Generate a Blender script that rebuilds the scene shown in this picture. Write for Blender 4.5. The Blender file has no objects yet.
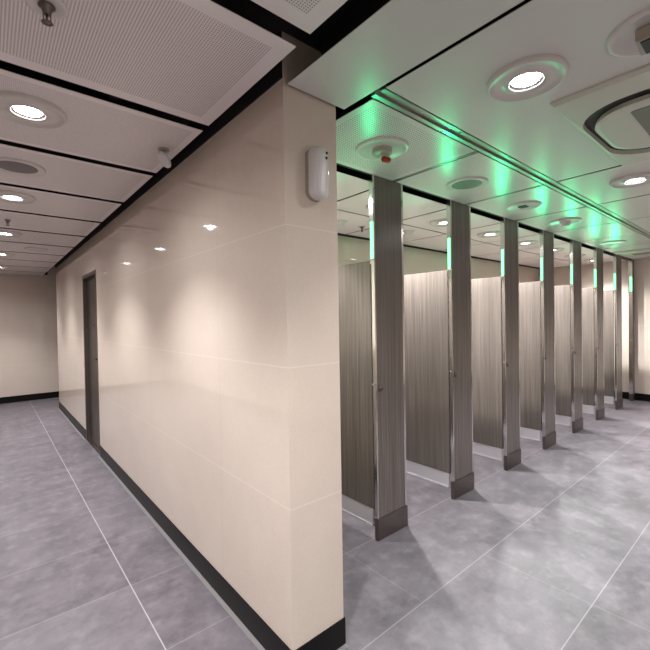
import bpy, bmesh, math, random
from mathutils import Matrix, Vector
random.seed(4)
PI = math.pi
COL = bpy.context.scene.collection
H = 2.5          # underside of the ceiling panels
TOP = 2.72       # black soffit above the panels

# ------------------------------------------------------------------ helpers
def lin(c):
    return tuple(((v/12.92) if v <= .04045 else ((v+.055)/1.055)**2.4) for v in c) + (1,)

def new_mat(name, col=(.5, .5, .5), rough=.5, metal=0., spec=.5):
    m = bpy.data.materials.new(name); m.use_nodes = True
    b = m.node_tree.nodes['Principled BSDF']
    b.inputs['Base Color'].default_value = lin(col)
    b.inputs['Roughness'].default_value = rough
    b.inputs['Metallic'].default_value = metal
    b.inputs['Specular IOR Level'].default_value = spec
    return m, m.node_tree, b

class G:
    """tiny node-building helper"""
    def __init__(s, nt): s.nt = nt
    def n(s, t, **kw):
        nd = s.nt.nodes.new(t)
        for k, v in kw.items(): setattr(nd, k, v)
        return nd
    def l(s, a, b): s.nt.links.new(a, b)
    def setin(s, sock, v):
        if hasattr(v, 'node'): s.l(v, sock)
        else: sock.default_value = v
    def m(s, op, a, b=None, c=None):
        nd = s.n('ShaderNodeMath', operation=op)
        s.setin(nd.inputs[0], a)
        if b is not None: s.setin(nd.inputs[1], b)
        if c is not None: s.setin(nd.inputs[2], c)
        return nd.outputs[0]
    def mix(s, f, a, b):
        nd = s.n('ShaderNodeMix', data_type='RGBA')
        s.setin(nd.inputs[0], f); s.setin(nd.inputs[6], a); s.setin(nd.inputs[7], b)
        return nd.outputs[2]
    def pos(s):
        g = s.n('ShaderNodeNewGeometry'); x = s.n('ShaderNodeSeparateXYZ')
        s.l(g.outputs['Position'], x.inputs[0])
        return g.outputs['Position'], x.outputs
    def line(s, v, off, pitch, w):
        """1 on joints at off + k*pitch, width w"""
        d = s.m('PINGPONG', s.m('SUBTRACT', v, off), pitch/2)
        return s.m('LESS_THAN', d, w/2)
    def noise(s, vec, scale, detail=3, rough=.5, vscale=None):
        if vscale:
            mp = s.n('ShaderNodeMapping'); mp.inputs['Scale'].default_value = vscale
            s.l(vec, mp.inputs[0]); vec = mp.outputs[0]
        nd = s.n('ShaderNodeTexNoise'); nd.inputs['Scale'].default_value = scale
        nd.inputs['Detail'].default_value = detail; nd.inputs['Roughness'].default_value = rough
        s.l(vec, nd.inputs['Vector'])
        return nd.outputs['Fac']
    def rng(s, v, a, b, c, d):
        nd = s.n('ShaderNodeMapRange'); s.setin(nd.inputs[0], v)
        for i, k in enumerate((a, b, c, d)): nd.inputs[1+i].default_value = k
        return nd.outputs[0]

# ------------------------------------------------------------------ materials
def mat_wall():
    m, nt, b = new_mat('polished_cream_tile', (.84, .78, .72), .10)
    g = G(nt); P, xyz = g.pos()
    geo = g.n('ShaderNodeNewGeometry'); nn = g.n('ShaderNodeSeparateXYZ'); g.l(geo.outputs['Normal'], nn.inputs[0])
    isx = g.m('GREATER_THAN', g.m('ABSOLUTE', nn.outputs[0]), .5)
    hz = g.line(xyz[2], .125, .6, .0055)
    vy = g.m('MULTIPLY', g.line(xyz[1], 2.02, 1.2, .004), isx)
    vx = g.m('MULTIPLY', g.line(xyz[0], .95, 1.2, .004), g.m('SUBTRACT', 1., isx))
    n1 = g.noise(P, 2.2, 5, .6); n2 = g.noise(P, 160, 2)
    c = g.mix(g.rng(n1, .3, .7, 0, 1), lin((.875, .82, .775)), lin((.895, .845, .80)))
    c = g.mix(g.rng(n2, .4, .7, 0, .10), c, lin((.62, .55, .49)))
    c = g.mix(g.m('MULTIPLY', g.m('MAXIMUM', vx, vy), .22), c, lin((.66, .60, .55)))
    c = g.mix(g.m('MULTIPLY', hz, .5), c, lin((.945, .91, .88)))
    g.l(c, b.inputs['Base Color'])
    g.l(g.rng(n1, .3, .7, .035, .06), b.inputs['Roughness'])
    b.inputs['IOR'].default_value = 1.5
    return m

def mat_floor():
    m, nt, b = new_mat('grey_stone_tile', (.5, .48, .5), .4)
    g = G(nt); P, xyz = g.pos()
    X, Y = xyz[0], xyz[1]
    right = g.m('GREATER_THAN', X, .97)
    rowb = g.m('GREATER_THAN', Y, 1.30)
    ly = g.line(Y, .69, .6, .0055)
    lxL = g.line(X, .6, 1.2, .0055)
    lxR1 = g.line(X, 1.2, 1.2, .0045); lxR2 = g.line(X, .55, 1.2, .0045)
    lxR = g.m('ADD', g.m('MULTIPLY', lxR2, rowb), g.m('MULTIPLY', lxR1, g.m('SUBTRACT', 1., rowb)))
    # per-tile tone
    cmb = g.n('ShaderNodeCombineXYZ')
    g.l(g.m('FLOOR', g.m('DIVIDE', g.m('SUBTRACT', X, .6), 1.2)), cmb.inputs[0])
    g.l(g.m('FLOOR', g.m('DIVIDE', g.m('SUBTRACT', Y, .69), .6)), cmb.inputs[1])
    wn = g.n('ShaderNodeTexWhiteNoise'); g.l(cmb.outputs[0], wn.inputs['Vector'])
    n1 = g.noise(P, 4.2, 10, .74); n2 = g.noise(P, 9, 6, .6); n3 = g.noise(P, 220, 2)
    n4 = g.noise(P, 1.5, 6, .75, (1.0, 2.6, 1))
    c = g.mix(g.rng(n1, .33, .68, 0, 1), lin((.30, .278, .305)), lin((.46, .435, .468)))
    c = g.mix(g.rng(n2, .5, .75, 0, .45), c, lin((.57, .55, .575)))
    c = g.mix(g.rng(n4, .54, .70, 0, .5), c, lin((.30, .285, .305)))
    c = g.mix(g.m('MULTIPLY', wn.outputs['Value'], .16), c, lin((.58, .57, .60)))
    c = g.mix(g.rng(n3, .45, .7, 0, .22), c, lin((.34, .33, .34)))
    strong = g.m('MAXIMUM', g.m('MULTIPLY', ly, g.m('ADD', g.m('MULTIPLY', right, .08), .28)),
                 g.m('ADD', g.m('MULTIPLY', lxL, g.m('SUBTRACT', .8, g.m('MULTIPLY', right, .8))), g.m('MULTIPLY', g.m('MULTIPLY', lxR, right), .22)))
    c = g.mix(strong, c, lin((.70, .69, .70)))
    g.l(c, b.inputs['Base Color'])
    g.l(g.rng(n1, .3, .7, .42, .55), b.inputs['Roughness'])
    bp = g.n('ShaderNodeBump'); bp.inputs['Strength'].default_value = .12; bp.inputs['Distance'].default_value = .004
    g.l(n2, bp.inputs['Height']); g.l(bp.outputs[0], b.inputs['Normal'])
    return m

def mat_wood():
    m, nt, b = new_mat('taupe_woodgrain_laminate', (.42, .38, .35), .27, 0., .85)
    g = G(nt); P, xyz = g.pos()
    a = g.noise(P, 1, 3, .6, (55, 55, .9)); d = g.noise(P, 1, 2, .5, (210, 210, 2.2)); e = g.noise(P, 1, 2, .5, (14, 14, .35))
    c = g.mix(g.rng(a, .3, .7, 0, 1), lin((.345, .32, .30)), lin((.43, .40, .375)))
    c = g.mix(g.rng(d, .42, .72, 0, .45), c, lin((.54, .49, .465)))
    c = g.mix(g.rng(e, .45, .75, 0, .35), c, lin((.31, .28, .262)))
    g.l(c, b.inputs['Base Color'])
    return m

def mat_brush(name, col, rough):
    m, nt, b = new_mat(name, col, rough, 1.)
    g = G(nt); P, xyz = g.pos()
    a = g.noise(P, 1, 3, .6, (4, 4, 260))
    g.l(g.rng(a, .3, .7, rough*.75, rough*1.3), b.inputs['Roughness'])
    return m

def mat_panel(name, col, rough, perf=None, hole=.42, holecol=(.30, .27, .27)):
    m, nt, b = new_mat(name, col, rough)
    g = G(nt); P, xyz = g.pos()
    n = g.noise(P, 1.3, 3)
    c = g.mix(g.rng(n, .3, .7, 0, 1), lin(tuple(v*.985 for v in col)), lin(col))
    if perf:
        u = g.m('SUBTRACT', g.m('FRACT', g.m('DIVIDE', xyz[0], perf)), .5)
        v = g.m('SUBTRACT', g.m('FRACT', g.m('DIVIDE', xyz[1], perf)), .5)
        r = g.m('SQRT', g.m('ADD', g.m('MULTIPLY', u, u), g.m('MULTIPLY', v, v)))
        c = g.mix(g.m('LESS_THAN', r, hole/2), c, lin(holecol))
    g.l(c, b.inputs['Base Color'])
    return m

def mat_emit(name, col, s):
    m = bpy.data.materials.new(name); m.use_nodes = True; nt = m.node_tree; nt.nodes.clear()
    e = nt.nodes.new('ShaderNodeEmission'); o = nt.nodes.new('ShaderNodeOutputMaterial')
    e.inputs[0].default_value = col + (1,); e.inputs[1].default_value = s
    nt.links.new(e.outputs[0], o.inputs[0]); return m

WALL = mat_wall(); FLOOR = mat_floor(); WOOD = mat_wood()
STEEL = mat_brush('brushed_steel', (.80, .79, .78), .22)
CHROME = mat_brush('polished_edge_trim', (.86, .85, .84), .16)
PLINTH = new_mat('dark_satin_steel', (.44, .405, .395), .36, .75)[0]
KICK = new_mat('pale_satin_aluminium', (.86, .85, .87), .28, .35)[0]
ALU = mat_brush('anodised_aluminium', (.66, .65, .64), .35)
PANEL = mat_panel('white_metal_panel', (.83, .825, .81), .30)
FRAMEW = mat_panel('grey_white_panel_edge', (.93, .90, .90), .32)
PERF = mat_panel('perforated_metal', (.91, .88, .88), .34, .0095, .5, (.42, .39, .39))
PERFC = mat_panel('coarse_perforated_metal', (.85, .84, .83), .30, .015, .52, (.36, .35, .34))
FINE = mat_panel('fine_perforated_metal', (.89, .86, .86), .34, .006, .34, (.40, .37, .37))
FINEW = mat_panel('fine_perforated_white_metal', (.83, .815, .80), .30, .006, .32, (.5, .49, .48))
BLACK = new_mat('matt_black_soffit', (.13, .11, .115), .8)[0]
SKIRT = new_mat('black_polished_stone', (.06, .045, .045), .38, 0., .25)[0]
SEAL = new_mat('pale_grey_sealant', (.50, .485, .495), .5)[0]
WHITE = new_mat('white_plastic', (.86, .85, .85), .35)[0]
WHITER = new_mat('white_enamel_ring', (.82, .80, .79), .28)[0]
GREYG = mat_panel('grey_speaker_mesh', (.50, .48, .48), .5, .007, .6, (.22, .21, .21))
DARK = new_mat('dark_plastic', (.12, .11, .11), .4)[0]
REFL = new_mat('lamp_reflector', (.62, .60, .60), .18, .9)[0]
RED = new_mat('red_plastic', (.62, .05, .06), .35)[0]
BRASS = new_mat('dull_bronze_metal', (.46, .42, .41), .35, .9)[0]
BOXY = new_mat('beige_plastic', (.66, .62, .58), .4)[0]
CASS = new_mat('ivory_plastic', (.78, .77, .73), .4)[0]
CGRILL = new_mat('grey_intake_grille', (.50, .50, .46), .6)[0]
DOORM = mat_panel('dark_door_laminate', (.27, .235, .22), .4)
DFRAME = new_mat('dark_bronze_frame', (.38, .35, .33), .35, .5)[0]
LAMP = mat_emit('lamp_glow', (1., .975, .96), 38.)
GREEN = mat_emit('green_led_glow', (.14, 1., .30), 3.0)

# ------------------------------------------------------------------ mesh helpers
def box(bm, x0, x1, y0, y1, z0, z1, mi=0, bev=0.):
    r = bmesh.ops.create_cube(bm, size=1.)
    vs = r['verts']
    for v in vs:
        v.co = Vector(((x0+x1)/2+v.co.x*(x1-x0), (y0+y1)/2+v.co.y*(y1-y0), (z0+z1)/2+v.co.z*(z1-z0)))
    fs = {f for v in vs for f in v.link_faces}
    if bev:
        es = {e for v in vs for e in v.link_edges}
        rr = bmesh.ops.bevel(bm, geom=list(es), offset=bev, segments=2, affect='EDGES')
        fs = set(rr['faces']) | {f for f in fs if f.is_valid}
    for f in fs: f.material_index = mi
    return [f for f in fs]

def lathe(bm, prof, seg=40, mi=0, smooth=True):
    """profile of (r, z) round the z axis"""
    rings = []
    for r, z in prof:
        if r < 1e-6: rings.append([bm.verts.new((0, 0, z))])
        else: rings.append([bm.verts.new((r*math.cos(2*PI*i/seg), r*math.sin(2*PI*i/seg), z)) for i in range(seg)])
    out = []
    for a, b in zip(rings, rings[1:]):
        for i in range(seg):
            j = (i+1) % seg
            vs = [a[i % len(a)], a[j % len(a)], b[j % len(b)], b[i % len(b)]]
            u = []
            for v in vs:
                if v not in u: u.append(v)
            if len(u) > 2:
                f = bm.faces.new(u); f.smooth = smooth; f.material_index = mi; out.append(f)
    return out

def obj(name, bm, mats, parent=None, loc=None, mtx=None, fix=True):
    if fix: bmesh.ops.recalc_face_normals(bm, faces=bm.faces)
    if mtx is not None: bm.transform(mtx)
    me = bpy.data.meshes.new(name); bm.to_mesh(me); bm.free()
    for m in (mats if isinstance(mats, (list, tuple)) else [mats]): me.materials.append(m)
    o = bpy.data.objects.new(name, me); COL.objects.link(o)
    if parent: o.parent = parent
    if loc: o.location = loc
    return o

def boxobj(name, dims, mat, parent=None, bev=0.):
    bm = bmesh.new(); box(bm, *dims, bev=bev); return obj(name, bm, mat, parent)

def tag(o, label, cat, group=None, kind='thing'):
    o['label'] = label; o['category'] = cat
    if group: o['group'] = group
    if kind: o['kind'] = kind
    return o

def struct(o): o['kind'] = 'structure'; return o

def thing(name, label, cat, loc=(0, 0, 0), rotz=0, group=None):
    o = bpy.data.objects.new(name, None); COL.objects.link(o)
    o.empty_display_size = .1
    o.location = loc; o.rotation_euler = (0, 0, rotz)
    return tag(o, label, cat, group)

def dup(root, loc, label, group=None):
    r = root.copy(); COL.objects.link(r); r.location = loc; r['label'] = label
    if group: r['group'] = group
    for ch in list(root.children):
        c = ch.copy(); COL.objects.link(c); c.parent = r
        for gch in ch.children:
            d = gch.copy(); COL.objects.link(d); d.parent = c
    return r

# ------------------------------------------------------------------ the room shell
XL, XR, YB, YF = -1.5, 8.80, -1.7, 9.9
WX = .953            # face of the long cream wall
PY, PX = 1.37, 1.245  # pier front and its right edge
SB = 3.45            # rear wall of the stalls
WE = 8.6             # far end of the long wall
DY0, DY1, DZ = 5.16, 6.0, 2.14

struct(boxobj('floor', (XL-.15, XR+.15, YB-.15, YF+.15, -.08, 0), FLOOR))

bm = bmesh.new()
box(bm, XL-.15, XR+.15, YB-.15, YF+.15, TOP, TOP+.06)
def rail_y(x, y0, y1): box(bm, x-.02, x+.02, y0, y1, H+.025, TOP)
for x in (-1.1, -.3, .45): rail_y(x, -1.65, 9.85)
rail_y(1.125, -1.6, 1.3)
for x in (1.6, 2.6, 3.65, 4.6, 5.55, 6.5, 7.4, 8.3): rail_y(x, -1.6, 1.08)
box(bm, 1.31, 8.75, 1.5, 1.54, H+.025, TOP)
box(bm, 1.31, 8.75, 2.28, 2.32, H+.025, TOP)
box(bm, 1.31, 8.75, 2.95, 2.99, H+.025, TOP)
box(bm, 1.31, 8.75, 1.15, 1.19, H+.02, TOP)
box(bm, WX-.006, WX, PY+.004, WE, H+.03, TOP)  # black strip added over the wall top to darken the shadow gap
box(bm, PX, XR, SB-.006, SB, H+.006, TOP)
box(bm, XL, WX, YF-.006, YF, H+.03, TOP)
# upstand closing the slot over the stall fronts
box(bm, PX, XR, 1.862, 1.905, H+.02, TOP)
struct(obj('ceiling', bm, BLACK))

bm = bmesh.new()
box(bm, WX, PX, PY, SB+.12, 0, TOP)                 # pier / first stall side wall
box(bm, WX, WX+.22, SB+.12, DY0, 0, TOP)
box(bm, WX, WX+.22, DY1, WE, 0, TOP)
box(bm, WX, WX+.22, DY0, DY1, DZ, TOP)
struct(obj('wall_middle', bm, WALL))
struct(boxobj('wall_stall_rear', (PX, XR, SB, SB+.12, 0, TOP), WALL))
struct(boxobj('wall_right', (XR, XR+.12, YB, SB+.12, 0, TOP), WALL))
struct(boxobj('wall_far', (XL, 3.2, YF, YF+.12, 0, TOP), WALL))
struct(boxobj('wall_corridor_return', (WX+.22, 3.2, WE-.12, WE, 0, TOP), WALL))
struct(boxobj('wall_corridor_end', (3.2, 3.32, WE-.12, YF+.12, 0, TOP), WALL))
struct(boxobj('wall_left', (XL-.12, XL, YB, YF, 0, TOP), WALL))
struct(boxobj('wall_back', (XL, XR, YB-.12, YB, 0, TOP), WALL))

BH = .125
def skirt(name, boxes):
    bm = bmesh.new()
    for b in boxes: box(bm, *b, 0, BH)
    return struct(obj(name, bm, SKIRT))
t = .006
skirt('baseboard_middle', [(WX-t, WX, PY-t, DY0+.0, ), (WX-t, WX, DY1, WE+t), (WX, PX, PY-t, PY), (PX, PX+t, PY-t, SB)])
skirt('baseboard_far', [(XL, 3.2, YF-t, YF)])
skirt('baseboard_left', [(XL, XL+t, YB, YF-t)])
skirt('baseboard_right', [(XR-t, XR, YB, SB)])
skirt('baseboard_back', [(XL+t, XR-t, YB, YB+t)])
skirt('baseboard_stall_rear', [(PX+t, XR-t, SB-t, SB)])
bm = bmesh.new()
box(bm, WX-.030, WX-t, PY-.034, DY0, 0, .003); box(bm, WX-.030, WX-t, DY1, WE, 0, .003); box(bm, WX-t, PX+.006, PY-.030, PY-t, 0, .003)
struct(obj('trim_1', bm, SEAL))

# door in the long wall
d = bpy.data.objects.new('door_1', None); COL.objects.link(d); struct(d); d.location = (WX, DY0, 0)
def rel(dims): x0, x1, y0, y1, z0, z1 = dims; return (x0-WX, x1-WX, y0-DY0, y1-DY0, z0, z1)
bm = bmesh.new()
box(bm, *rel((WX-.004, WX+.2, DY0, DY0+.03, 0, DZ)), bev=.002)
box(bm, *rel((WX-.004, WX+.2, DY1-.05, DY1, 0, DZ)), bev=.002)
box(bm, *rel((WX-.004, WX+.2, DY0+.03, DY1-.05, DZ-.045, DZ)), bev=.002)
obj('door_frame', bm, DFRAME, d)
leaf = boxobj('door_leaf', rel((WX+.045, WX+.09, DY0+.033, DY1-.053, .008, DZ-.048)), DOORM, d, .002)
bm = bmesh.new()
box(bm, *rel((WX+.037, WX+.045, DY0+.05, DY0+.09, 1.0, 1.18)), bev=.002)
box(bm, *rel((WX-.005, WX+.04, DY0+.062, DY0+.078, 1.10, 1.115)), bev=.002)
box(bm, *rel((WX-.008, WX+.006, DY0+.062, DY0+.19, 1.098, 1.117)), bev=.003)
obj('door_handle', bm, DARK, leaf)
bm = bmesh.new(); lathe(bm, [(0, .004), (.012, .004), (.014, 0), (0, 0)], 16)
obj('door_viewer', bm, DARK, leaf, mtx=Matrix.Translation((.041, .42, 1.5)) @ Matrix.Rotation(-PI/2, 4, 'Y'))
struct(boxobj('trim_2', (WX-.002, WX+.2, DY0+.03, DY1-.05, 0, .006), STEEL))

# ------------------------------------------------------------------ ceiling panels
def panel(x0, x1, y0, y1, inner, label, margin=.05, edge=FRAMEW, group=None, th=.003):
    cx, cy = (x0+x1)/2, (y0+y1)/2
    bm = bmesh.new()
    box(bm, x0-cx, x1-cx, y0-cy, y1-cy, 0, th)
    bm.faces.ensure_lookup_table()
    if inner is not None:
        f = [f for f in bm.faces if f.normal.z < -.9]
        if not f:
            bmesh.ops.recalc_face_normals(bm, faces=bm.faces); f = [f for f in bm.faces if f.normal.z < -.9]
        r = bmesh.ops.inset_region(bm, faces=f, thickness=margin)
        for ff in bm.faces: ff.material_index = 0
        f[0].material_index = 1
    o = obj('ceiling_tile', bm, [edge, inner] if inner is not None else [edge], loc=(cx, cy, H))
    return tag(o, label, 'ceiling panel', group)

PIT = .81; Y0 = 1.115
what = {-3: 'behind the camera end of the corridor', -2: 'second row behind the doorway end', -1: 'perforated panel at top left beyond the black cross gap',
        0: 'panel carrying the bronze sprinkler', 1: 'panel carrying the nearest downlight and the tilted sensor', 2: 'panel carrying the grey round speaker',
        3: 'panel carrying the second downlight', 4: 'panel with the small dark sprinkler', 5: 'panel carrying the third downlight', 6: 'panel with the flat white disc beyond the third downlight',
        7: 'panel carrying the fourth downlight', 8: 'panel just before the last downlight', 9: 'panel carrying the last downlight', 10: 'strip panel against the far wall'}
for k in range(-3, 11):
    y0 = Y0+PIT*k+.035; y1 = min(Y0+PIT*(k+1)-.035, YF-.02)
    if k == -1: y1 = 1.07
    inner = PERF if k in (0, -1) else FINE
    panel(XL+.04, .86, y0, y1, inner, 'left corridor ceiling, grey '+what[k], .085 if k in (0, -1) else .05, FRAMEW, 'corridor ceiling panels')
# plain strip over the pier
panel(.965, 1.284, -1.62, 1.355, None, 'plain white ceiling strip ending at the top of the pier', edge=PANEL)
# large panels over the wash side
sepE = [1.292, 3.18, 4.125, 5.07, 6.015, 6.96, 7.905, 8.78]
lab = ['large plain white ceiling panel with downlight and air conditioner', 'white ceiling panel with the second downlight beyond the air conditioner',
       'plain white ceiling panel just past the second downlight', 'white right hand ceiling panel with the third downlight of its row', 'plain white right hand ceiling panel, fifth from the pier',
       'white right hand ceiling panel with the farthest downlight', 'plain white right hand ceiling panel against the end wall']
for i in range(7):
    panel(sepE[i]+.013, sepE[i+1]-.013, -1.62, 1.118, None if i == 0 else FINEW, lab[i], edge=PANEL, group='plain panels beside the track')
sepD = [1.306, 2.225, 3.175, 4.12, 5.065, 6.01, 6.955, 8.78]
lab = ['perforated white panel with the red-tipped alarm over the first stall front', 'green-lit panel with the round grey speaker over the stall fronts',
       'green-lit panel with the disc and small black grille', 'green-lit panel with the smoke detector', 'white panel between smoke detector and flat disc over the stalls',
       'white panel with the flat disc over the stall fronts', 'farthest white panel over the stall fronts, with the curved air slot']
for i in range(7):
    panel(sepD[i]+.019, sepD[i+1]-.019, 1.212, 1.845, PERFC if i == 0 else FINEW, lab[i], .055, PANEL, 'panels over the stall fronts')
sx = [1.28, 2.225, 3.165, 4.10, 5.04, 5.98, 6.92, 7.86, 8.78]
for i in range(8):
    panel(sx[i]+.013, sx[i+1]-.013, 1.955, 2.618, None, 'front row ceiling panel inside the stalls, %s' % ['beside the pier', 'above the first pilaster', 'above the second pilaster', 'above the third pilaster', 'above the fourth pilaster', 'above the fifth pilaster', 'above the sixth pilaster', 'against the end wall'][i], edge=FRAMEW, group='ceiling panels inside the stalls')
    panel(sx[i]+.013, sx[i+1]-.013, 2.640, 3.33, None, 'rear row ceiling panel along the back wall of the stalls, %s' % ['beside the pier', 'behind the first pilaster', 'behind the second pilaster', 'behind the third pilaster', 'behind the fourth pilaster', 'behind the fifth pilaster', 'behind the sixth pilaster', 'against the end wall'][i], edge=FRAMEW, group='ceiling panels inside the stalls')

# aluminium twin track between the panels
tr = thing('ceiling_track', 'long twin aluminium ceiling track between plain and green-lit panels', 'ceiling track', (1.305, 1.165, H))
boxobj('rail', (0, 7.47, -.040, -.012, .001, .022), ALU, tr, .002)
boxobj('rail', (0, 7.47, .012, .040, .001, .022), ALU, tr, .002)
boxobj('channel', (0, 7.47, -.0119, .0119, .012, .022), ALU, tr)
for i, x in enumerate(sepD[1:-1]):
    o = boxobj('ceiling_seam_profile', (x-.006, x+.006, 1.212, 1.845, H+.001, H+.030), ALU)
    tag(o, 'thin aluminium strip between two green-lit panels, %s from the pier' % ['nearest', 'second', 'third', 'fourth', 'fifth', 'farthest'][i], 'ceiling strip', 'aluminium strips between stall front panels')

# ------------------------------------------------------------------ downlights
def make_downlight():
    r = thing('downlight', 'x', 'ceiling light', (0, 0, H))
    bm = bmesh.new()
    lathe(bm, [(.150, 0), (.149, -.013), (.144, -.020), (.136, -.019), (.130, -.008), (.072, -.010), (.070, -.016), (.0655, -.017), (.063, -.012)], 48)
    obj('trim_ring', bm, WHITER, r)
    bm = bmesh.new(); lathe(bm, [(.063, -.013), (.054, -.005)], 40); obj('reflector', bm, REFL, r)
    bm = bmesh.new(); lathe(bm, [(.0535, -.006), (0, -.0075)], 32); obj('lamp', bm, LAMP, r)
    return r
DL = make_downlight(); used = [False]
def downlight(x, y, label, group, e, ang=104, blend=.8):
    if not used[0]:
        DL.location = (x, y, H); DL['label'] = label; DL['group'] = group; used[0] = True
    else: dup(DL, (x, y, H), label, group)
    l = bpy.data.lights.new('downlight_beam', 'SPOT'); l.energy = e; l.color = (1., .98, .965)
    l.spot_size = math.radians(ang); l.spot_blend = blend; l.shadow_soft_size = .022
    o = bpy.data.objects.new('downlight_beam', l); COL.objects.link(o); o.location = (x, y, H-.028)
    l = bpy.data.lights.new('downlight_spread', 'SPOT'); l.energy = e*WIDE; l.color = (1., .98, .965)
    l.spot_size = math.radians(160); l.spot_blend = .9; l.shadow_soft_size = .02
    o = bpy.data.objects.new('downlight_spread', l); COL.objects.link(o); o.location = (x, y, H-.026)

EL, ER, ES = 92, 44, 140
WIDE = .22
names = ['nearest lit downlight over the left corridor', 'second lit downlight over the left corridor', 'third lit downlight over the left corridor', 'fourth lit downlight over the left corridor', 'farthest lit downlight over the left corridor']
for (y, n) in zip((2.28, 3.87, 5.44, 7.05, 8.65), names):
    downlight(.160, y-.03, n, 'corridor downlights', EL)
downlight(.155, .70, 'added unseen lit corridor downlight behind the sprinkler panel', 'corridor downlights', EL)  # this and the next: unseen lamps carrying on the row, added for illumination
downlight(.155, -.9, 'added unseen lit corridor downlight nearest the back wall', 'corridor downlights', EL)
for x, n in zip((1.703, 3.58, 5.49, 7.38), ('large lit downlight on the plain white panel beside the air conditioner', 'lit downlight just beyond the air conditioner at right edge', 'third lit downlight along the right hand panels', 'fourth lit downlight along the right hand panels')):
    downlight(x, .712 if x < 2 else .745, n, 'right side downlights', ER)
for x, n in zip((1.715, 3.60, 5.49, 7.38), ('first', 'second', 'third', 'fourth')):
    downlight(x, -.9, 'added unseen lit downlight near the back wall, %s from the corridor' % n, 'right side downlights', ER)  # unseen back row, added to give the room more light
for x, n in zip((2.63, 3.57, 4.50, 5.44, 6.35, 7.26, 8.16), ('behind the first pilaster', 'seen through the second opening', 'seen through the third opening', 'seen through the fourth opening', 'seen through the fifth opening', 'seen through the sixth opening', 'seen through the last opening')):
    downlight(x, 2.30, 'small lit downlight inside the stalls '+n, 'stall downlights', ES if x < 8 else 60, 128, .5)

downlight(1.60, 2.30, 'small lit downlight inside the stalls behind the first opening', 'stall downlights', 60, 84, .5)

# ------------------------------------------------------------------ round ceiling fittings
def disc(parent, name='base_disc', r=.125, mat=WHITER, lip=.014):
    bm = bmesh.new()
    lathe(bm, [(r, 0), (r-.002, -lip*.7), (r-.010, -lip), (r-.018, -lip), (r-.026, -lip*.5), (0, -lip*.5)], 44)
    return obj(name, bm, mat, parent)

def sprinkler(x, y, label, r=.10):
    s = thing('sprinkler', label, 'sprinkler', (x, y, H))
    disc(s, 'escutcheon', r, WHITER, .010)
    bm = bmesh.new(); lathe(bm, [(.030, -.004), (.032, -.012), (.020, -.022), (.016, -.040), (.012, -.045), (0, -.045)], 20); obj('body', bm, BRASS, s)
    bm = bmesh.new()
    for sg in (-1, 1):
        box(bm, sg*.013-.002, sg*.013+.002, -.004, .004, -.075, -.038)
    lathe(bm, [(0, -.070), (.005, -.068), (.005, -.044), (0, -.044)], 10)
    obj('frame_arms', bm, BRASS, s)
    bm = bmesh.new(); lathe(bm, [(0, -.073), (.020, -.075), (.022, -.078), (0, -.080)], 18); obj('deflector', bm, BRASS, s)
    s.scale = (.72, .72, .72)
    return s
sprinkler(.157, 1.475, 'bronze pendant sprinkler on white plate in the near left perforated panel', .080)
sprinkler(.16, 4.72, 'small dark sprinkler between the second and third corridor downlights', .03)
sprinkler(3.03, 2.95, 'small sprinkler inside the stalls near the rear wall', .06)

def speaker(x, y, label, lx=.148):
    s = thing('ceiling_speaker', label, 'ceiling speaker', (x, y, H))
    bm = bmesh.new(); lathe(bm, [(lx, 0), (lx-.002, -.010), (lx-.012, -.013), (lx-.024, -.006), (lx-.036, -.009), (lx-.042, -.006)], 44); obj('rim', bm, WHITER, s)
    bm = bmesh.new(); lathe(bm, [(lx-.042, -.006), (lx-.06, -.008), (0, -.009)], 40); obj('grille', bm, GREYG, s)
    return s
speaker(.157, 3.10, 'round grey speaker in white rim beyond the nearest corridor downlight')
speaker(2.69, 1.55, 'round grey speaker in white rim, tinted green, over the stall fronts')

s = thing('ceiling_cover', 'flat white round cover in the far corridor ceiling', 'ceiling cover', (.50, 6.35, H)); disc(s, 'cover', .13)
s = thing('ceiling_cover', 'flat white round cover over the stalls beyond the smoke detector', 'ceiling cover', (6.42, 1.58, H)); disc(s, 'cover', .145)
s = thing('smoke_detector', 'white smoke detector on a disc over the stall fronts', 'smoke detector', (4.56, 1.53, H))
disc(s, 'base_disc', .145)
bm = bmesh.new(); lathe(bm, [(.050, -.006), (.050, -.030), (.046, -.034), (.046, -.040), (.038, -.052), (.020, -.056), (0, -.057)], 32); obj('detector_head', bm, WHITE, s)
s = thing('ceiling_sensor', 'white disc with small black grille over the stall fronts', 'ceiling sensor', (3.62, 1.545, H))
disc(s, 'base_disc', .145)
bm = bmesh.new()
for i in range(5): box(bm, -.035, .035, -.030+i*.014, -.022+i*.014, -.016, -.006, bev=.001)
obj('grille', bm, DARK, s)
for (x, y, l) in ((2.70, 2.92, 'small white detector in the stall ceiling seen through the first opening'), (3.62, 2.80, 'small white detector in the stall ceiling seen through the second opening')):
    s = thing('smoke_detector', l, 'smoke detector', (x, y, H))
    bm = bmesh.new(); lathe(bm, [(.05, 0), (.052, -.012), (.046, -.018), (.043, -.035), (.030, -.045), (0, -.047)], 28); obj('detector_head', bm, WHITE, s)
    bm = bmesh.new(); lathe(bm, [(.07, 0), (.069, -.006), (.050, -.008)], 28); obj('base_ring', bm, WHITER, s)

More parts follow.
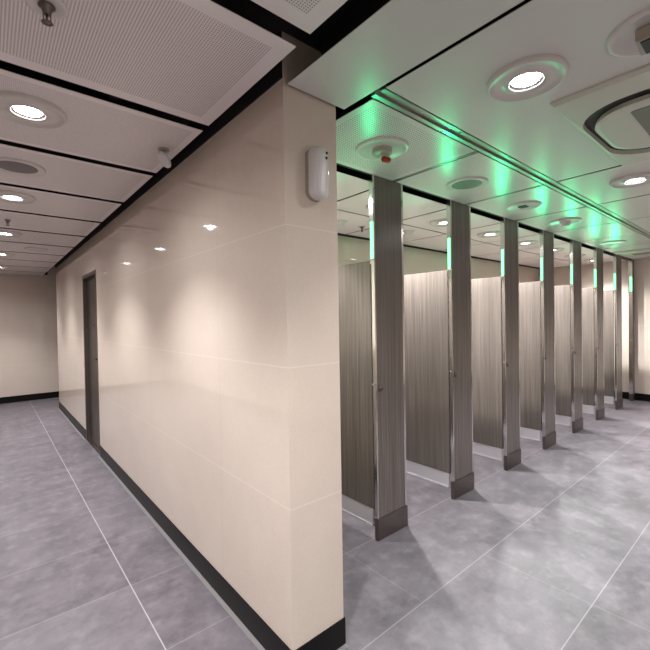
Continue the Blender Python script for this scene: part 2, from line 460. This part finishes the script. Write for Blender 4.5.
# alarm with red tip on the first perforated stall-front panel
s = thing('ceiling_alarm', 'white round alarm fitting with a red tip under the perforated panel', 'alarm', (1.745, 1.53, H))
disc(s, 'base_disc', .150)
bm = bmesh.new(); lathe(bm, [(.058, -.006), (.058, -.030), (.052, -.034), (0, -.034)], 30)
obj('housing', bm, BOXY, s)
bm = bmesh.new(); lathe(bm, [(.012, -.034), (.012, -.050), (.016, -.054), (0, -.056)], 16); obj('stem', bm, WHITE, s)
bm = bmesh.new(); lathe(bm, [(0, -.024), (.012, -.024), (.0145, -.020), (.0145, .020), (.012, .024), (0, .024)], 20)
obj('red_tip', bm, RED, s, mtx=Matrix.Translation((.020, -.012, -.062)) @ Matrix.Rotation(math.radians(84), 4, 'Y') @ Matrix.Scale(1.15, 4))

# emergency fitting at the top right
s = thing('ceiling_emergency_light', 'white disc with a projecting beige box at the top right corner', 'emergency light', (1.755, .31, H))
disc(s, 'base_disc', .135)
bm = bmesh.new(); box(bm, -.055, .055, -.045, .045, -.050, -.008, bev=.004)
obj('lamp_box', bm, BOXY, s, mtx=Matrix.Rotation(math.radians(4), 4, 'Z'))
bm = bmesh.new(); box(bm, -.045, .045, -.030, .030, -.054, -.0495, bev=.001)
obj('lens', bm, DARK, s)

# small tilted sensor on the corridor ceiling
s = thing('motion_sensor', 'small white tilted disc sensor on a bracket at the corridor ceiling edge', 'sensor', (.775, 2.30, H))
bm = bmesh.new(); lathe(bm, [(.030, 0), (.029, -.010), (.012, -.014), (0, -.014)], 20); obj('mount', bm, BOXY, s)
bm = bmesh.new(); lathe(bm, [(.007, -.012), (.007, -.040), (0, -.041)], 12); obj('arm', bm, BRASS, s)
bm = bmesh.new(); lathe(bm, [(0, .016), (.020, .016), (.040, .012), (.048, .003), (.048, -.006), (.040, -.012), (0, -.014)], 32)
obj('sensor_head', bm, WHITE, s, mtx=Matrix.Translation((.004, 0.0, -.058)) @ Matrix.Rotation(math.radians(-127), 4, 'Y'))

# ------------------------------------------------------------------ air conditioner cassette
def rrect(hx, hy, r, n=8):
    pts = []
    for cx, cy, a0 in ((hx-r, hy-r, 0), (-hx+r, hy-r, 90), (-hx+r, -hy+r, 180), (hx-r, -hy+r, 270)):
        for i in range(n+1):
            a = math.radians(a0+90*i/n); pts.append((cx+r*math.cos(a), cy+r*math.sin(a)))
    return pts
def loft(bm, loops, cap=True, smooth=False):
    rings = [[bm.verts.new((x, y, z)) for x, y in pts] for pts, z in loops]
    n = len(rings[0])
    for a, b in zip(rings, rings[1:]):
        for i in range(n):
            f = bm.faces.new((a[i], a[(i+1) % n], b[(i+1) % n], b[i])); f.smooth = smooth
    if cap: bm.faces.new(rings[-1])
def cassette(x, y, hx, hy, sxy, ixy, gxy, rc, label):
    s = thing('ceiling_air_conditioner', label, 'air conditioner', (x, y, H))
    sx_, sy_ = sxy; ix, iy = ixy
    bm = bmesh.new()
    loft(bm, [(rrect(hx, hy, .012), 0), (rrect(hx, hy, .012), -.010), (rrect(hx-.012, hy-.012, .012), -.024), (rrect(sx_, sy_, rc), -.028), (rrect(sx_-.004, sy_-.004, rc), -.006)], False)
    obj('fascia', bm, CASS, s)
    bm = bmesh.new(); loft(bm, [(rrect(sx_-.002, sy_-.002, rc), -.004), (rrect(.02, .02, .01), -.005)], True); obj('air_slot', bm, DARK, s)
    bm = bmesh.new(); loft(bm, [(rrect(ix-.004, iy-.004, rc*.85), -.006), (rrect(ix, iy, rc*.85), -.028), (rrect(ix-.02, iy-.02, rc*.8), -.032)], True); obj('centre_panel', bm, CASS, s)
    bm = bmesh.new(); loft(bm, [(rrect(gxy, gxy, .01), -.031), (rrect(gxy, gxy, .01), -.035)], True); obj('intake_grille', bm, CGRILL, s)
    return s
cassette(2.56, .235, .58, .49, (.425, .463), (.33, .430), .26, .23, 'large ivory ceiling air conditioner with rounded black slot at right edge')
cassette(7.75, 1.528, .34, .30, (.30, .27), (.28, .25), .12, .16, 'distant ceiling air conditioner with curved dark slot beside the end wall')

# ------------------------------------------------------------------ stall partitions
def led_light(parent):
    l = bpy.data.lights.new('indicator_glow', 'AREA'); l.shape = 'RECTANGLE'; l.size = .25; l.size_y = .02
    l.energy = 1.25; l.color = (.02, 1., .38)
    o = bpy.data.objects.new('indicator_glow', l); COL.objects.link(o); o.parent = parent
    o.location = (-.0065, .0155, 2.0615); o.rotation_euler = (0, PI/2, 0)
def make_divider(name='stall_partition'):
    W = .315; T = .020
    r = thing(name, 'x', 'stall partition', (0, 0, 0))
    p = boxobj('pilaster', (.004, W-.004, 0, T, .135, 2.56), WOOD, r)
    # edge trims wrap the two vertical edges
    bm = bmesh.new(); box(bm, 0, .004, -.003, T+.003, .135, 2.56); box(bm, .0041, .012, -.003, -.0002, .135, 2.56)
    obj('edge_trim', bm, CHROME, p)
    bm = bmesh.new(); box(bm, W-.004, W, -.003, T+.003, .135, 2.56); box(bm, W-.020, W-.0041, -.003, -.0002, .135, 2.56)
    obj('edge_trim', bm, CHROME, p)
    pl = boxobj('plinth', (-.006, W+.006, -.008, T+.003, 0, .150), PLINTH, r, .003)
    for sx_ in (W-.04,):
        bm = bmesh.new(); lathe(bm, [(0, .002), (.005, .001), (.005, 0), (0, 0)], 12)
        obj('screw', bm, CHROME, pl, mtx=Matrix.Translation((sx_, -.0082, .075)) @ Matrix.Rotation(PI/2, 4, 'X'))
    # lock indicator on the front
    bm = bmesh.new(); lathe(bm, [(.021, 0), (.021, .006), (.017, .009), (.014, .007), (.013, .012), (.008, .014), (0, .014)], 24)
    obj('lock_indicator', bm, BRASS, p, mtx=Matrix.Translation((.050, 0, 1.045)) @ Matrix.Rotation(PI/2, 4, 'X'))
    # door stop on the edge
    bm = bmesh.new(); lathe(bm, [(.009, 0), (.007, .004), (.006, .018), (.010, .021), (.010, .030), (.007, .033), (0, .033)], 16)
    obj('door_stop', bm, STEEL, p, mtx=Matrix.Translation((0, .010, 1.075)) @ Matrix.Scale(.6, 4) @ Matrix.Rotation(-PI/2, 4, 'Y'))
    # vacancy light
    led = boxobj('indicator_light', (-.006, -.0005, .005, .026, 1.935, 2.188), GREEN, r, .002)
    led['label'] = 'glowing green vacancy strip'
    bm = bmesh.new(); box(bm, 0, .010, T+.0035, .034, 1.90, 2.56); box(bm, -.0035, -.0002, -.002, .034, 2.195, 2.56)
    obj('light_housing', bm, CHROME, r)
    bm = bmesh.new(); box(bm, -.006, -.0002, .000, .032, 1.920, 1.9345)
    obj('light_end_cap', bm, ALU, led)
    led_light(r)
    return r
def add_wing(r):
    boxobj('divider_panel', (.002, .024, .0345, SB-1.85-.002, .205, 1.925), WOOD, r, .002)
    bm = bmesh.new(); box(bm, .004, .022, .046, SB-1.85-.01, .095, .2045); box(bm, -.002, .0255, .046, SB-1.85-.01, .085, .0945)
    k = obj('kick_rail', bm, KICK, r); k['label'] = 'brushed steel kick rail'
D0 = make_divider(); add_wing(D0)
PX0, PP = 2.010, .9395
ords = ['nearest stall partition, tall taupe pilaster right of the cream pier', 'second taupe stall pilaster from the cream pier with its divider', 'third taupe stall pilaster from the cream pier with its divider',
        'fourth taupe stall pilaster, middle of the seven', 'fifth taupe stall pilaster from the cream pier', 'sixth taupe stall pilaster, next to last before the end wall', 'farthest full stall pilaster, last before the end wall']
for i in range(7):
    loc = (PX0+PP*i + (.0 if i < 6 else .03), 1.85, 0)
    if i == 0: D0.location = loc; D0['label'] = ords[0]; D0['group'] = 'stall partitions'
    else: dup(D0, loc, ords[i], 'stall partitions')
# narrow wall post at the end wall
w = thing('wall_post', 'narrow grey post on the end wall with its own green strip', 'stall post', (8.655, 1.85, 0))
boxobj('post', (.004, .140, 0, .05, .125, 2.56), WOOD, w)
boxobj('edge_trim', (0, .004, -.003, .053, .125, 2.56), CHROME, w)
boxobj('plinth', (-.004, .138, -.006, .056, 0, .124), PLINTH, w, .003)
boxobj('indicator_light', (-.008, -.0005, .004, .034, 1.935, 2.188), GREEN, w, .002)['label'] = 'glowing green vacancy strip'
led_light(w)
bm = bmesh.new(); lathe(bm, [(.009, 0), (.006, .018), (.010, .022), (.008, .033), (0, .033)], 16)
obj('door_stop', bm, STEEL, w, mtx=Matrix.Translation((0, .020, 1.075)) @ Matrix.Rotation(-PI/2, 4, 'Y'))

# ------------------------------------------------------------------ air freshener on the pier
a = thing('air_freshener', 'white rounded air freshener dispenser mounted high on the cream pier', 'air freshener', (1.108, PY, 2.045))
bm = bmesh.new()
loft(bm, [([(x, z) for x, z in rrect(.046, .112, .037)], 0), (rrect(.046, .112, .037), .022)], True)
bm.faces.new(list(reversed([v for v in bm.verts][:36])))
obj('back_plate', bm, BOXY, a, mtx=Matrix.Translation((0, 0, .113)) @ Matrix.Rotation(PI/2, 4, 'X'))
bm = bmesh.new()
loft(bm, [(rrect(.046, .112, .037), .0222), (rrect(.0455, .1115, .037), .048), (rrect(.040, .108, .036), .060), (rrect(.034, .101, .031), .067), (rrect(.02, .08, .018), .069)], True, True)
for v in bm.verts:                                   # waisted front, slimmer at mid height
    if v.co.z > .03:
        v.co.z -= .008*math.cos(v.co.y/.112*PI/2)
        if v.co.x > 0: v.co.x -= .006*math.cos(v.co.y/.112*PI/2)
obj('cover', bm, WHITE, a, mtx=Matrix.Translation((0, 0, .113)) @ Matrix.Rotation(PI/2, 4, 'X'))
for n, x, z, rr in (('spray_nozzle', .022, .198, .006), ('sensor_window', .020, .176, .006)):
    bm = bmesh.new(); lathe(bm, [(rr, -.004), (rr, .003), (rr*.7, .004), (0, .004)], 14)
    obj(n, bm, DARK, a, mtx=Matrix.Translation((x, -.0645, z)) @ Matrix.Rotation(PI/2, 4, 'X'))

# ------------------------------------------------------------------ world, camera
w = bpy.data.worlds.new('world'); bpy.context.scene.world = w; w.use_nodes = True
w.node_tree.nodes['Background'].inputs[0].default_value = (0, 0, 0, 1)
w.node_tree.nodes['Background'].inputs[1].default_value = 0

def unit(v): return Vector(v).normalized()
F = 397.98
d2 = unit((470, 13, -F)); d1 = unit((-337, 0, -F))
up = d2.cross(d1).normalized(); d1 = up.cross(d2).normalized()
R = Matrix((d2, d1, up))
cd = bpy.data.cameras.new('camera'); cam = bpy.data.objects.new('camera', cd); COL.objects.link(cam)
cd.sensor_width = 36; cd.lens = F/650*36; cd.clip_start = .02
cam.matrix_world = Matrix.Translation((0, 0, 1.525)) @ R.to_4x4()
bpy.context.scene.camera = cam
vs = bpy.context.scene.view_settings
vs.view_transform = 'Standard'; vs.look = 'None'; vs.gamma = 1; vs.use_curve_mapping = False
vs.exposure = 0.62
